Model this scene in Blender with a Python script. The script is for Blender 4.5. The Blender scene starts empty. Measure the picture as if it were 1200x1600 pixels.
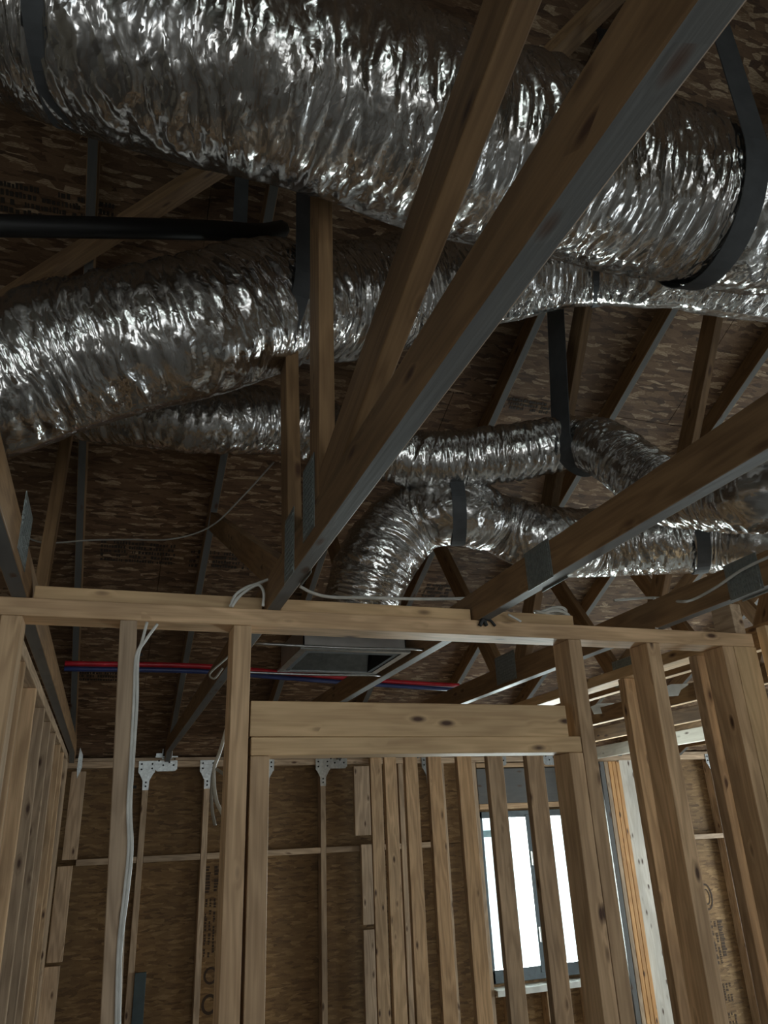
import bpy, bmesh, math, random
from mathutils import Vector, Matrix, noise
random.seed(7)
sc = bpy.context.scene
C = sc.collection
ZC = 1.92                      # height of the camera above the slab; Z values below are relative to it

# ------------------------------------------------------------------ camera
FPX = 1179.65
PI_ = math.pi
_p, _y, _r = (math.radians(a) for a in (22.8188762, 19.85589593, -2.51896166))
FW = Vector((math.sin(_y)*math.cos(_p), math.cos(_y)*math.cos(_p), math.sin(_p)))
_ri = Vector((math.cos(_y), -math.sin(_y), 0)); _up = _ri.cross(FW)
RR = math.cos(_r)*_ri + math.sin(_r)*_up
UU = -math.sin(_r)*_ri + math.cos(_r)*_up
cd = bpy.data.cameras.new('camera'); cam = bpy.data.objects.new('camera', cd); C.objects.link(cam)
cd.sensor_fit = 'VERTICAL'; cd.sensor_height = 36; cd.lens = FPX/1600*36; cd.clip_start = 0.02
cam.matrix_world = Matrix(((RR.x, UU.x, -FW.x, 0), (RR.y, UU.y, -FW.y, 0), (RR.z, UU.z, -FW.z, ZC), (0, 0, 0, 1)))
sc.camera = cam
# ------------------------------------------------------------------ colour management, sky, daylight
sc.view_settings.view_transform = 'Standard'; sc.view_settings.look = 'None'
sc.view_settings.gamma = 1; sc.view_settings.use_curve_mapping = False
sc.view_settings.exposure = -0.12
w = bpy.data.worlds.new('overcast_sky'); sc.world = w; w.use_nodes = True
w.node_tree.nodes['Background'].inputs[0].default_value = (0.86, 0.95, 1.0, 1)
w.node_tree.nodes['Background'].inputs[1].default_value = 2.2

def area(name, loc, rot, sx, sy, power, col):
    l = bpy.data.lights.new(name, 'AREA'); l.shape = 'RECTANGLE'; l.size = sx; l.size_y = sy
    l.energy = power; l.color = col
    o = bpy.data.objects.new(name, l); o.location = (loc[0], loc[1], loc[2]+ZC); o.rotation_euler = rot; C.objects.link(o)
    return o
# daylight entering through the openings behind the camera and in the right-hand wall
area('daylight_low_opening', (1.45, -4.15, -0.55), (PI_/2, 0, 0), 2.9, 1.9, 24, (1.0, 0.955, 0.89))
area('daylight_gable_opening', (-0.2, -4.15, 0.95), (PI_/2, 0, 0), 2.8, 0.34, 10, (0.86, 1.0, 0.88))
area('daylight_right_opening', (6.45, 4.1, -0.6), (0, PI_/2, 0), 1.6, 1.2, 75, (0.92, 1.0, 0.98))
area('daylight_right_door', (6.45, 1.2, -0.9), (0, PI_/2, 0), 1.9, 1.4, 32, (0.86, 0.95, 1.0))

area('added_left_fill', (-3.5, -1.4, -0.9), (0, -PI_/2, 0), 0.9, 1.6, 9, (1.0, 0.96, 0.90))  # unseen fill lamp, added to brighten the left faces of the studs
area('daylight_far_window', (3.21, 6.15, -0.48), (-PI_/2, 0, 0), 0.95, 1.15, 300, (0.95, 1.0, 1.0))

# ------------------------------------------------------------------ helpers
def ray(u, v): return FW + RR*((u-600)/FPX) - UU*((v-800)/FPX)
def at(u, v, **k):
    """point of the sight line through (u, v) on the plane X=, Y= or Z= (relative to the camera)"""
    a, val = list(k.items())[0]; d = ray(u, v)
    return d*(val/d['XYZ'.index(a)])
def tag(o, label=None, cat=None, group=None, kind=None):
    if label: o['label'] = label
    if cat: o['category'] = cat
    if group: o['group'] = group
    if kind: o['kind'] = kind
    return o
def empty(name, loc):
    o = bpy.data.objects.new(name, None); o.empty_display_size = .1
    o.location = (loc[0], loc[1], loc[2]+ZC); C.objects.link(o); return o
def link(name, bm, mat, M=None, parent=None, smooth=False):
    me = bpy.data.meshes.new(name); bm.to_mesh(me); bm.free()
    for m in (mat if isinstance(mat, (list, tuple)) else [mat]): me.materials.append(m)
    if smooth:
        me.polygons.foreach_set('use_smooth', [True]*len(me.polygons))
    o = bpy.data.objects.new(name, me); C.objects.link(o)
    M = M or Matrix.Identity(4)
    M = Matrix.Translation((0, 0, ZC)) @ M
    if parent:
        M = Matrix.Translation(-parent.location) @ M
        o.parent = parent
    o.matrix_basis = M
    return o
def frame(p0, p1, side):
    x = (Vector(p1)-Vector(p0)).normalized(); s = Vector(side)
    z = x.cross(s).normalized(); y = z.cross(x)
    return Matrix(((x.x, y.x, z.x, p0[0]), (x.y, y.y, z.y, p0[1]), (x.z, y.z, z.z, p0[2]), (0, 0, 0, 1)))
def box_bm(bm, lo, hi, mi=0):
    vs = [bm.verts.new((x, y, z)) for x in (lo[0], hi[0]) for y in (lo[1], hi[1]) for z in (lo[2], hi[2])]
    for f in ((0,1,3,2),(4,6,7,5),(0,4,5,1),(2,3,7,6),(0,2,6,4),(1,5,7,3)):
        fc = bm.faces.new([vs[i] for i in f]); fc.material_index = mi
def board(name, p0, p1, side, w, d, mat, parent=None, bev=.0025, cut0=0, cut1=0, tint_face=None, bow=0):
    """lumber from p0 to p1: w along 'side', d across it; cut0/cut1 shear the ends; long side split for a slight bow"""
    M = frame(p0, p1, side); L = (Vector(p1)-Vector(p0)).length
    bm = bmesh.new(); n = 6 if bow else 1
    rings = []
    for i in range(n+1):
        t = i/n; r = []
        for (a, b) in ((-1,-1),(1,-1),(1,1),(-1,1)):
            sh = (cut0*(1-t)+cut1*t)*b*d/2
            r.append(bm.verts.new((L*t+sh, a*w/2+bow*math.sin(PI_*t), b*d/2)))
        rings.append(r)
    for i in range(n):
        for k in range(4):
            f = bm.faces.new((rings[i][k], rings[i][(k+1)%4], rings[i+1][(k+1)%4], rings[i+1][k]))
            if tint_face is not None and k == tint_face: f.material_index = 1  # face in the second material, tinted for light on truss chords
    bm.faces.new(rings[0][::-1]); bm.faces.new(rings[-1])
    bm.normal_update()
    if bev:
        ed = [e for e in bm.edges if not (len(e.link_faces) == 2 and e.link_faces[0].normal.dot(e.link_faces[1].normal) > .95)]
        bmesh.ops.bevel(bm, geom=ed, offset=bev, segments=2, affect='EDGES', profile=.5)
    bmesh.ops.recalc_face_normals(bm, faces=bm.faces)
    return link(name, bm, mat, M, parent)
def tube_bm(bm, pts, r, n=8, closed=False, flat=None):
    pts = [Vector(p) for p in pts]; rings = []
    up = Vector((0, 0, 1))
    t0 = (pts[1]-pts[0]).normalized()
    if abs(t0.dot(up)) > .9: up = Vector((1, 0, 0))
    nrm = (up - t0*up.dot(t0)).normalized()
    for i, p in enumerate(pts):
        t = (pts[min(i+1, len(pts)-1)]-pts[max(i-1, 0)]).normalized()
        nrm = (nrm - t*nrm.dot(t)).normalized(); b = t.cross(nrm)
        rings.append([bm.verts.new(p + (nrm*math.cos(2*PI_*k/n)+b*math.sin(2*PI_*k/n))*r) for k in range(n)])
    for a, b2 in zip(rings, rings[1:]):
        for k in range(n): bm.faces.new((a[k], a[(k+1)%n], b2[(k+1)%n], b2[k]))
    bm.faces.new(rings[0][::-1]); bm.faces.new(rings[-1])
def catmull(pts, m=10):
    P = [Vector(p) for p in pts]; P = [P[0]*2-P[1]] + P + [P[-1]*2-P[-2]]; out = []
    for i in range(1, len(P)-2):
        a, b, c, d = P[i-1:i+3]
        for j in range(m):
            t = j/m
            out.append(.5*((2*b)+(c-a)*t+(2*a-5*b+4*c-d)*t*t+(3*b-a-3*c+d)*t**3))
    out.append(P[-2]); return out
def cable(name, pts, r, mat, parent=None, m=8):
    bm = bmesh.new(); base = Vector(pts[0]); tube_bm(bm, [p-base for p in catmull(pts, m)], r)
    return link(name, bm, mat, Matrix.Translation(base), parent, True)

# ------------------------------------------------------------------ materials
def nm(name):
    m = bpy.data.materials.new(name); m.use_nodes = True; nt = m.node_tree
    return m, nt, nt.nodes['Principled BSDF']
def N(nt, t, **k):
    n = nt.nodes.new(t)
    for a, b in k.items(): setattr(n, a, b)
    return n
def math_(nt, op, a, b=None, c=None, clamp=False):
    n = N(nt, 'ShaderNodeMath', operation=op, use_clamp=clamp)
    for i, x in enumerate((a, b, c)):
        if x is None: continue
        if isinstance(x, (int, float)): n.inputs[i].default_value = x
        else: nt.links.new(x, n.inputs[i])
    return n.outputs[0]
def mix(nt, f, a, b, mode='MIX'):
    n = N(nt, 'ShaderNodeMix', data_type='RGBA', blend_type=mode)
    for i, x in ((0, f), (6, a), (7, b)):
        if isinstance(x, (int, float)): n.inputs[i].default_value = x
        elif isinstance(x, tuple): n.inputs[i].default_value = (*x, 1)
        else: nt.links.new(x, n.inputs[i])
    return n.outputs[2]
def ramp(nt, x, stops):
    n = N(nt, 'ShaderNodeValToRGB'); e = n.color_ramp.elements
    while len(e) < len(stops): e.new(.5)
    for i, (p, c) in enumerate(stops):
        e[i].position = p; e[i].color = (*c, 1) if isinstance(c, tuple) else (c, c, c, 1)
    nt.links.new(x, n.inputs[0]); return n.outputs[0]
def bump(nt, bs, h, s, d=.01):
    b = N(nt, 'ShaderNodeBump'); b.inputs['Strength'].default_value = s; b.inputs['Distance'].default_value = d
    nt.links.new(h, b.inputs['Height']); nt.links.new(b.outputs[0], bs.inputs['Normal']); return b
def mapping(nt, src, scale=(1,1,1), rot=(0,0,0), loc=None):
    n = N(nt, 'ShaderNodeMapping'); n.inputs['Scale'].default_value = scale; n.inputs['Rotation'].default_value = rot
    if loc: n.inputs['Location'].default_value = loc
    nt.links.new(src, n.inputs[0]); return n.outputs[0]
def wood(name, light, dark, knot=(.07, .03, .012), var=.3, grey=0.0):
    m, nt, bs = nm(name)
    tc = N(nt, 'ShaderNodeTexCoord'); oi = N(nt, 'ShaderNodeObjectInfo')
    off = N(nt, 'ShaderNodeVectorMath', operation='SCALE'); off.inputs[0].default_value = (31, 17, 23)
    nt.links.new(oi.outputs['Random'], off.inputs['Scale'])
    add = N(nt, 'ShaderNodeVectorMath', operation='ADD')
    nt.links.new(tc.outputs['Object'], add.inputs[0]); nt.links.new(off.outputs[0], add.inputs[1])
    v = add.outputs[0]
    # knots, sparse and elongated
    vo = N(nt, 'ShaderNodeTexVoronoi'); vo.inputs['Scale'].default_value = 1
    nt.links.new(mapping(nt, v, (11, 30, 30)), vo.inputs['Vector'])
    sep = N(nt, 'ShaderNodeSeparateColor'); nt.links.new(vo.outputs['Color'], sep.inputs[0])
    gate = math_(nt, 'GREATER_THAN', sep.outputs[0], .84)
    kn = math_(nt, 'MULTIPLY', math_(nt, 'SUBTRACT', 1, math_(nt, 'MULTIPLY', vo.outputs['Distance'], 3.2), clamp=True), gate)
    halo = math_(nt, 'MULTIPLY', math_(nt, 'SUBTRACT', 1, math_(nt, 'MULTIPLY', vo.outputs['Distance'], 2.0), clamp=True), gate)
    # grain: rings bent round the knots
    n1 = N(nt, 'ShaderNodeTexNoise'); n1.inputs['Scale'].default_value = 1; n1.inputs['Detail'].default_value = 3
    nt.links.new(mapping(nt, v, (1.1, 9, 9)), n1.inputs['Vector'])
    n2 = N(nt, 'ShaderNodeTexNoise'); n2.inputs['Scale'].default_value = 1; n2.inputs['Detail'].default_value = 5
    nt.links.new(mapping(nt, v, (6, 170, 170)), n2.inputs['Vector'])
    rings = math_(nt, 'SINE', math_(nt, 'ADD', math_(nt, 'MULTIPLY', n1.outputs[0], 62), math_(nt, 'MULTIPLY', halo, 7)))
    g = math_(nt, 'ADD', math_(nt, 'MULTIPLY', rings, .17), math_(nt, 'MULTIPLY_ADD', n2.outputs[0], .75, .12), clamp=True)
    col = ramp(nt, g, [(.12, dark), (.72, light)])
    n3 = N(nt, 'ShaderNodeTexNoise'); n3.inputs['Scale'].default_value = 1; n3.inputs['Detail'].default_value = 4
    nt.links.new(mapping(nt, v, (2.0, 7, 7)), n3.inputs['Vector'])
    st = ramp(nt, n3.outputs[0], [(.35, .72), (.62, 1.0)])
    col = mix(nt, 1.0, col, st, 'MULTIPLY')
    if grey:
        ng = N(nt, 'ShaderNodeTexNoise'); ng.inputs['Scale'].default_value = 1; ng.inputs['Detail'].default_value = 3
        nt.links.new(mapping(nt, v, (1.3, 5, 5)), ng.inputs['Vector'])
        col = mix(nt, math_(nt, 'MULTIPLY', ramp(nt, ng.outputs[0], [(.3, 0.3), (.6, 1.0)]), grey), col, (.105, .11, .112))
    col = mix(nt, math_(nt, 'MULTIPLY', halo, .35), col, dark)
    col = mix(nt, math_(nt, 'MULTIPLY', kn, 1.6, clamp=True), col, knot)
    br = math_(nt, 'MULTIPLY_ADD', oi.outputs['Random'], var, 1-var/2)
    cb = N(nt, 'ShaderNodeCombineColor'); [nt.links.new(br, cb.inputs[i]) for i in range(3)]
    col = mix(nt, 1.0, col, cb.outputs[0], 'MULTIPLY')
    nt.links.new(col, bs.inputs['Base Color']); bs.inputs['Roughness'].default_value = .62
    bump(nt, bs, g, .25, .002)
    return m
def osb(name, cols, axes='XY', s=1.0, rough=.75, ink=False):
    m, nt, bs = nm(name)
    tc = N(nt, 'ShaderNodeTexCoord')
    rot0 = (0, 0, 0) if axes == 'XY' else (PI_/2, 0, 0)
    v0 = mapping(nt, tc.outputs['Object'], (1, 1, 1), rot0)
    wn = N(nt, 'ShaderNodeTexNoise'); wn.inputs['Scale'].default_value = 7*s; wn.inputs['Detail'].default_value = 2
    nt.links.new(v0, wn.inputs['Vector'])
    wv = N(nt, 'ShaderNodeVectorMath', operation='MULTIPLY_ADD'); wv.inputs[1].default_value = (.018, .018, 0)
    nt.links.new(wn.outputs['Color'], wv.inputs[0]); nt.links.new(v0, wv.inputs[2])
    vals = []
    for i, (a, sx, sy) in enumerate(((.12, 9, 42), (-.35, 11, 50), (1.2, 10, 44), (.5, 13, 60))):
        vo = N(nt, 'ShaderNodeTexVoronoi', voronoi_dimensions='2D'); vo.inputs['Scale'].default_value = s
        nt.links.new(mapping(nt, wv.outputs[0], (sx, sy, 1), (0, 0, a), (i*3.3, i*1.7, 0)), vo.inputs['Vector'])
        sp = N(nt, 'ShaderNodeSeparateColor'); nt.links.new(vo.outputs['Color'], sp.inputs[0]); vals.append(sp)
    x = vals[0].outputs[0]
    for k in (1, 2, 3):
        sel = math_(nt, 'GREATER_THAN', vals[k].outputs[1], .62 if k != 2 else .74)
        mm = N(nt, 'ShaderNodeMix'); nt.links.new(sel, mm.inputs[0]); nt.links.new(x, mm.inputs[2]); nt.links.new(vals[k].outputs[0], mm.inputs[3]); x = mm.outputs[0]
    fn = N(nt, 'ShaderNodeTexNoise'); fn.inputs['Scale'].default_value = 1; fn.inputs['Detail'].default_value = 4
    nt.links.new(mapping(nt, v0, (60*s, 300*s, 1)), fn.inputs['Vector'])
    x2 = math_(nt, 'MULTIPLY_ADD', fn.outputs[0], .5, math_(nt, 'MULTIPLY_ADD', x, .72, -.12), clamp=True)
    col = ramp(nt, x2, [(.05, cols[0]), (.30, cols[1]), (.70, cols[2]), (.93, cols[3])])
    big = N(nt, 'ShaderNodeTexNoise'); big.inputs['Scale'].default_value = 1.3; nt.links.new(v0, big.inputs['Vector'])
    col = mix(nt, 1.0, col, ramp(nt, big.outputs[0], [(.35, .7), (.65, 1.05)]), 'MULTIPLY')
    nt.links.new(col, bs.inputs['Base Color']); bs.inputs['Roughness'].default_value = rough
    bump(nt, bs, x2, .55, .004)
    return m
def plain(name, col, rough=.5, metal=0, bscale=0, bstr=.2):
    m, nt, bs = nm(name)
    tc = N(nt, 'ShaderNodeTexCoord'); n = N(nt, 'ShaderNodeTexNoise'); n.inputs['Scale'].default_value = bscale or 20
    n.inputs['Detail'].default_value = 4; nt.links.new(tc.outputs['Object'], n.inputs['Vector'])
    c = mix(nt, 1.0, col, ramp(nt, n.outputs[0], [(.3, .78), (.7, 1.1)]), 'MULTIPLY')
    nt.links.new(c, bs.inputs['Base Color']); bs.inputs['Roughness'].default_value = rough; bs.inputs['Metallic'].default_value = metal
    if bscale: bump(nt, bs, n.outputs[0], bstr, .004)
    return m
def foil(name, base=.66, rough=.19):
    m, nt, bs = nm(name)
    uv = N(nt, 'ShaderNodeTexCoord').outputs['UV']
    wn = N(nt, 'ShaderNodeTexNoise'); wn.inputs['Scale'].default_value = 14; wn.inputs['Detail'].default_value = 3; nt.links.new(uv, wn.inputs['Vector'])
    wv = N(nt, 'ShaderNodeVectorMath', operation='MULTIPLY_ADD'); wv.inputs[1].default_value = (.06, .06, 0)
    nt.links.new(wn.outputs['Color'], wv.inputs[0]); nt.links.new(uv, wv.inputs[2])
    def facets(scale, ang, amp):
        # flat facets, each tilted its own way: height = offset in the cell . random direction
        c = mapping(nt, wv.outputs[0], scale, (0, 0, ang))
        v = N(nt, 'ShaderNodeTexVoronoi', voronoi_dimensions='2D'); v.inputs['Scale'].default_value = 1; nt.links.new(c, v.inputs['Vector'])
        a = N(nt, 'ShaderNodeVectorMath', operation='SUBTRACT'); nt.links.new(c, a.inputs[0]); nt.links.new(v.outputs['Position'], a.inputs[1])
        b = N(nt, 'ShaderNodeVectorMath', operation='SUBTRACT'); nt.links.new(v.outputs['Color'], b.inputs[0]); b.inputs[1].default_value = (.5, .5, .5)
        d = N(nt, 'ShaderNodeVectorMath', operation='DOT_PRODUCT'); nt.links.new(a.outputs[0], d.inputs[0]); nt.links.new(b.outputs[0], d.inputs[1])
        return math_(nt, 'MULTIPLY', d.outputs['Value'], amp)
    h = math_(nt, 'ADD', facets((75, 17, 1), .16, 1.0), facets((190, 60, 1), -.3, .42))
    dn = N(nt, 'ShaderNodeTexNoise'); dn.inputs['Scale'].default_value = 5; dn.inputs['Detail'].default_value = 5; nt.links.new(uv, dn.inputs['Vector'])
    nt.links.new(ramp(nt, dn.outputs[0], [(.3, tuple(base*.8*c for c in (1, .97, .93))), (.7, (base, base, base*.99))]), bs.inputs['Base Color'])
    nt.links.new(math_(nt, 'MULTIPLY_ADD', dn.outputs[0], .18, rough-.06), bs.inputs['Roughness'])
    bs.inputs['Metallic'].default_value = 1
    bump(nt, bs, h, .62, .0060)
    return m

M_STUD = wood('pine_stud_wood', (.71, .48, .275), (.43, .27, .14))
M_HEAD = wood('header_wood', (.76, .525, .285), (.55, .355, .18), var=.1)
M_STUDD = wood('older_stud_wood', (.56, .41, .27), (.32, .22, .135), var=.35)
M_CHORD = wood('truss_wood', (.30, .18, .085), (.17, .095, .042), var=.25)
M_GREY = wood('grey_wood_cool_underlight', (.15, .14, .12), (.09, .082, .07), var=.1, grey=.8)  # grey wood; on truss undersides it paints cool light from below
M_ORANGE = wood('fresh_orange_lumber', (.75, .42, .16), (.55, .27, .09), var=.1)
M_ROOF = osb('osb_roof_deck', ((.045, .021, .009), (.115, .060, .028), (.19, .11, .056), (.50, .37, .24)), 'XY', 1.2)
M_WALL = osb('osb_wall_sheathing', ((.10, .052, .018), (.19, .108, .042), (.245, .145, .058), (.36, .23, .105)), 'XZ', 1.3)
M_FOIL = foil('crinkled_foil')
M_FOIL2 = foil('crinkled_foil_dull', .5, .26)
M_TAPE = plain('foil_seam_tape', (.5, .5, .5), .33, 1, 60, .25)
M_STRAP = plain('grey_woven_strap', (.07, .075, .08), .7)
M_PLATE = plain('galvanised_truss_plate', (.30, .33, .32), .5, .7, 90, .8)
M_GALV = plain('galvanised_steel', (.42, .44, .44), .33, 1, 45, .3)
M_SHEET = plain('sheet_metal', (.55, .55, .55), .4, 1, 8, .12)
M_DARK = plain('dark_interior', (.012, .011, .01), .9)
M_WIRE = plain('white_cable_jacket', (.62, .62, .58), .45)
M_WIREG = plain('dull_wire_jacket', (.30, .29, .26), .5)
M_BLACKP = plain('black_rubber_insulation', (.012, .012, .012), .55)
M_RED = plain('red_pex', (.55, .02, .035), .35)
M_BLUE = plain('blue_pex', (.03, .05, .17), .35)
M_WRAP = plain('white_house_wrap', (.70, .72, .68), .5, 0, 12, .2)
M_INK = plain('black_ink', (.035, .025, .018), .8)
M_INKW = plain('brown_ink', (.05, .028, .014), .8)
M_FRAME = plain('slate_grey_vinyl', (.11, .145, .165), .35)
M_CONC = plain('concrete', (.30, .295, .28), .85, 0, 6, .2)
M_DRY = plain('painted_block', (.28, .25, .2), .9)
M_TEAL = plain('dark_teal_plastic', (.03, .055, .06), .5)
def glass():
    m = bpy.data.materials.new('window_glass'); m.use_nodes = True; nt = m.node_tree; nt.nodes.clear()
    t = N(nt, 'ShaderNodeBsdfTransparent'); t.inputs[0].default_value = (.93, .97, .96, 1)
    g = N(nt, 'ShaderNodeBsdfGlossy'); g.inputs['Roughness'].default_value = .02
    f = N(nt, 'ShaderNodeFresnel'); f.inputs[0].default_value = 1.45
    mx_ = N(nt, 'ShaderNodeMixShader'); o = N(nt, 'ShaderNodeOutputMaterial')
    nt.links.new(f.outputs[0], mx_.inputs[0]); nt.links.new(t.outputs[0], mx_.inputs[1]); nt.links.new(g.outputs[0], mx_.inputs[2]); nt.links.new(mx_.outputs[0], o.inputs[0])
    return m
M_GLASS = glass()

# ------------------------------------------------------------------ the shell
SL = .46; Y0 = 5.5; TC = .545; YB = 5.79; YR = -.5
def roof_z(Y): return TC + SL*(Y0-Y)            # underside of the rafters (top chords)
def shell(name, boxes, mat):
    bm = bmesh.new()
    for lo, hi in boxes: box_bm(bm, lo, hi)
    return tag(link(name, bm, mat), kind='structure')
shell('floor', [((-3.7, -4.4, -2.02), (6.6, 5.95, -1.92))], M_CONC)
WX0, WX1, WZ0, WZ1 = 2.74, 3.68, -1.06, .10
shell('wall_back', [((-3.7, YB, -1.92), (WX0, YB+.012, -.118)), ((-3.7, YB, -.112), (WX0, YB+.012, .62)),
                    ((WX1, YB, -1.92), (6.6, YB+.012, -.118)), ((WX1, YB, -.112), (6.6, YB+.012, .62)),
                    ((WX0, YB, WZ1), (WX1, YB+.012, .62)), ((WX0, YB, -1.92), (WX1, YB+.012, WZ0)),
                    ((-3.7, YB+.013, -1.92), (WX0, YB+.03, .62)), ((WX1, YB+.013, -1.92), (6.6, YB+.03, .62))], M_WALL)
shell('wall_left', [((-3.7, -4.4, -1.92), (-3.6, -2.25, 3.6)), ((-3.7, -.55, -1.92), (-3.6, 5.9, 3.6)), ((-3.7, -2.25, .2), (-3.6, -.55, 3.6)), ((-3.7, -2.25, -1.92), (-3.6, -.55, -1.4))], M_DRY)  # the gap is cut for the added left fill lamp
shell('wall_right', [((6.5, -4.4, -1.92), (6.6, .4, 3.6)), ((6.5, 2.0, -1.92), (6.6, 3.4, 3.6)), ((6.5, 4.8, -1.92), (6.6, 5.9, 3.6)),
                     ((6.5, .4, .1), (6.6, 2.0, 3.6)), ((6.5, 3.4, .2), (6.6, 4.8, 3.6)), ((6.5, 3.4, -1.92), (6.6, 4.8, -1.4))], M_DRY)
shell('wall_front', [((-3.7, -4.4, -1.92), (-.1, -4.3, .45)), ((2.95, -4.4, -1.92), (6.6, -4.3, .45)), ((-3.7, -4.4, .45), (6.6, -4.3, .58)),
                     ((-3.7, -4.4, .58), (-1.5, -4.3, 1.35)), ((1.1, -4.4, .58), (6.6, -4.3, 1.35)), ((-3.7, -4.4, 1.35), (6.6, -4.3, 2.2)),
                     ((-.1, -4.4, -1.92), (2.95, -4.3, -1.6))], M_DRY)
# roof deck: sheets 2.44 x 1.22 with open seams over a continuous underlay, both slopes
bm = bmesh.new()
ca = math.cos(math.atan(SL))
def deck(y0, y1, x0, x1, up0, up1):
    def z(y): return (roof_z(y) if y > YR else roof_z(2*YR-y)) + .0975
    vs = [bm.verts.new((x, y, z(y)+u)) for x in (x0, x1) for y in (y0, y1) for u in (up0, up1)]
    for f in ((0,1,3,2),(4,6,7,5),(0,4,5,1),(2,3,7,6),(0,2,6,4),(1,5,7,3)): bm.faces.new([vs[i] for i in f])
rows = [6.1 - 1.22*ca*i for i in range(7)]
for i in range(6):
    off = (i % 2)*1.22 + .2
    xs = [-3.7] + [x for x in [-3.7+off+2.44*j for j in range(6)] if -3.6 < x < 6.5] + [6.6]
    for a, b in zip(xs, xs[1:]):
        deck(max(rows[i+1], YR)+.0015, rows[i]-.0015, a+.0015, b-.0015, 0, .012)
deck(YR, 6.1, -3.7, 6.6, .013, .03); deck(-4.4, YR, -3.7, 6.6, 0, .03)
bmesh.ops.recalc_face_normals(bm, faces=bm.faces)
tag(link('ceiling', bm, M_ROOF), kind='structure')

# unseen panel behind the camera, added to keep light off the near roof
shell('ceiling', [((-3.6, -4.3, .528), (6.5, -1.45, .543))], M_DRY)

# ------------------------------------------------------------------ roof trusses (planes X = .37 + .61 k)
def plate_bm(sy, sz, t=.0015, nx=None):
    bm = bmesh.new(); box_bm(bm, (-t/2, -sy/2, -sz/2), (t/2, sy/2, sz/2))
    step = .009; ny = int(sy/step)-1; nz = int(sz/.012)-1       # rows of pressed teeth
    for i in range(ny):
        for j in range(nz):
            y = -sy/2+step*(i+1); z = -sz/2+.012*(j+1)
            box_bm(bm, (-t*1.6, y-.0016, z-.004), (-t*.4, y+.0016, z+.004))
            box_bm(bm, (t*.4, y-.0016, z-.004), (t*1.6, y+.0016, z+.004))
    return bm
def truss(k, webs, plates, label):
    X = .37+.61*k; T = .038
    root = empty('roof_truss', (X, 5.75, TC)); tag(root, label, 'roof truss', 'roof trusses spanning over the framed rooms')
    S = (1, 0, 0)
    board('bottom_chord', (X, 5.70, TC+.0445), (X, -4.25, TC+.0445), S, T, .089, [M_CHORD, M_GREY if k < 3 else M_HEAD], root, tint_face=0)  # underside tint: grey paints cool light from below, pale paints window light
    n = Vector((0, SL, 1)).normalized()
    a = Vector((X, 5.62, roof_z(5.62))) + n*.0445; b = Vector((X, YR, roof_z(YR))) + n*.0445
    board('top_chord', a, b, S, T-.0015, .089, [M_CHORD, M_GREY], root, tint_face=0)  # grey underside again stands in for cool light
    n2 = Vector((0, -SL, 1)).normalized()
    a2 = Vector((X, -4.25, roof_z(2*YR+4.25))) + n2*.0445; b2 = Vector((X, YR, roof_z(YR))) + n2*.0445
    board('top_chord', a2, b2, S, T-.0015, .089, [M_CHORD, M_GREY], root, tint_face=2)
    for wb in webs:
        (ya, za), (yb, zb) = wb[:2]; d = wb[2] if len(wb) > 2 else .085
        board('web', (X, ya, za), (X, yb, zb), S, T-.003, d, M_CHORD, root)
    for (y, z, sy, sz) in plates:
        for sd in (-1, 1):
            link('nail_plate', plate_bm(sy, sz), M_PLATE, Matrix.Translation((X+sd*(T/2+.001), y, z)), root)
    return root
std = [((2.80, .60), (1.80, 2.17)), ((2.98, .60), (3.57, 1.45))]
names = {
 -1: 'grey roof truss along the left stud wall, ending at the left corner tie',
 0: 'big roof truss crossing mid-photo with steep webs and a long slanted brace',
 1: 'roof truss above the right end of the door header, ribbed nail plate on its chord',
 2: 'roof truss whose chord runs right behind the coiled white cable'}
for k_, n_ in zip(range(3, 9), ('first', 'second', 'third', 'fourth', 'fifth', 'sixth and farthest')):
    names[k_] = n_ + ' roof truss to the right of the inner stud wall'
for k in range(-1, 9):
    if k == 0:
        truss(k, [((1.69, .60), (1.745, 1.22), .075), ((1.40, .61), (1.37, 2.42), .085), ((1.47, .60), (-.35, 1.17), .10),
                  ((1.80, .60), (3.48, 1.42), .089)], [(1.44, .66, .10, .17), (1.63, .62, .10, .16)], names[k])
    elif k == -1:
        truss(k, [((2.33, .60), (2.62, 1.85), .06)], [(1.70, .63, .16, .13)], names[k])
    elif k == 1:
        truss(k, [std[1]], [(1.55, .59, .12, .10)], names[k])
    else:
        truss(k, std, [(1.52, .59, .12, .10), (2.9, .62, .18, .12)], names[k])

# ------------------------------------------------------------------ framing
def stud(name, x0, x1, y0, y1, z0, z1, mat, label, group=None, dx=0, cat='wall stud', bow=0, parent=None):
    cx = (x0+x1)/2; cy = (y0+y1)/2
    o = board(name, (cx+dx, cy, z0), (cx, cy, z1), (1, 0, 0), x1-x0, y1-y0, mat, parent, bow=bow)
    if not parent: tag(o, label, cat, group)
    return o
F0, F1, PB, PT = 1.91, 2.0, .500, .545
FL = -1.88
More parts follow.
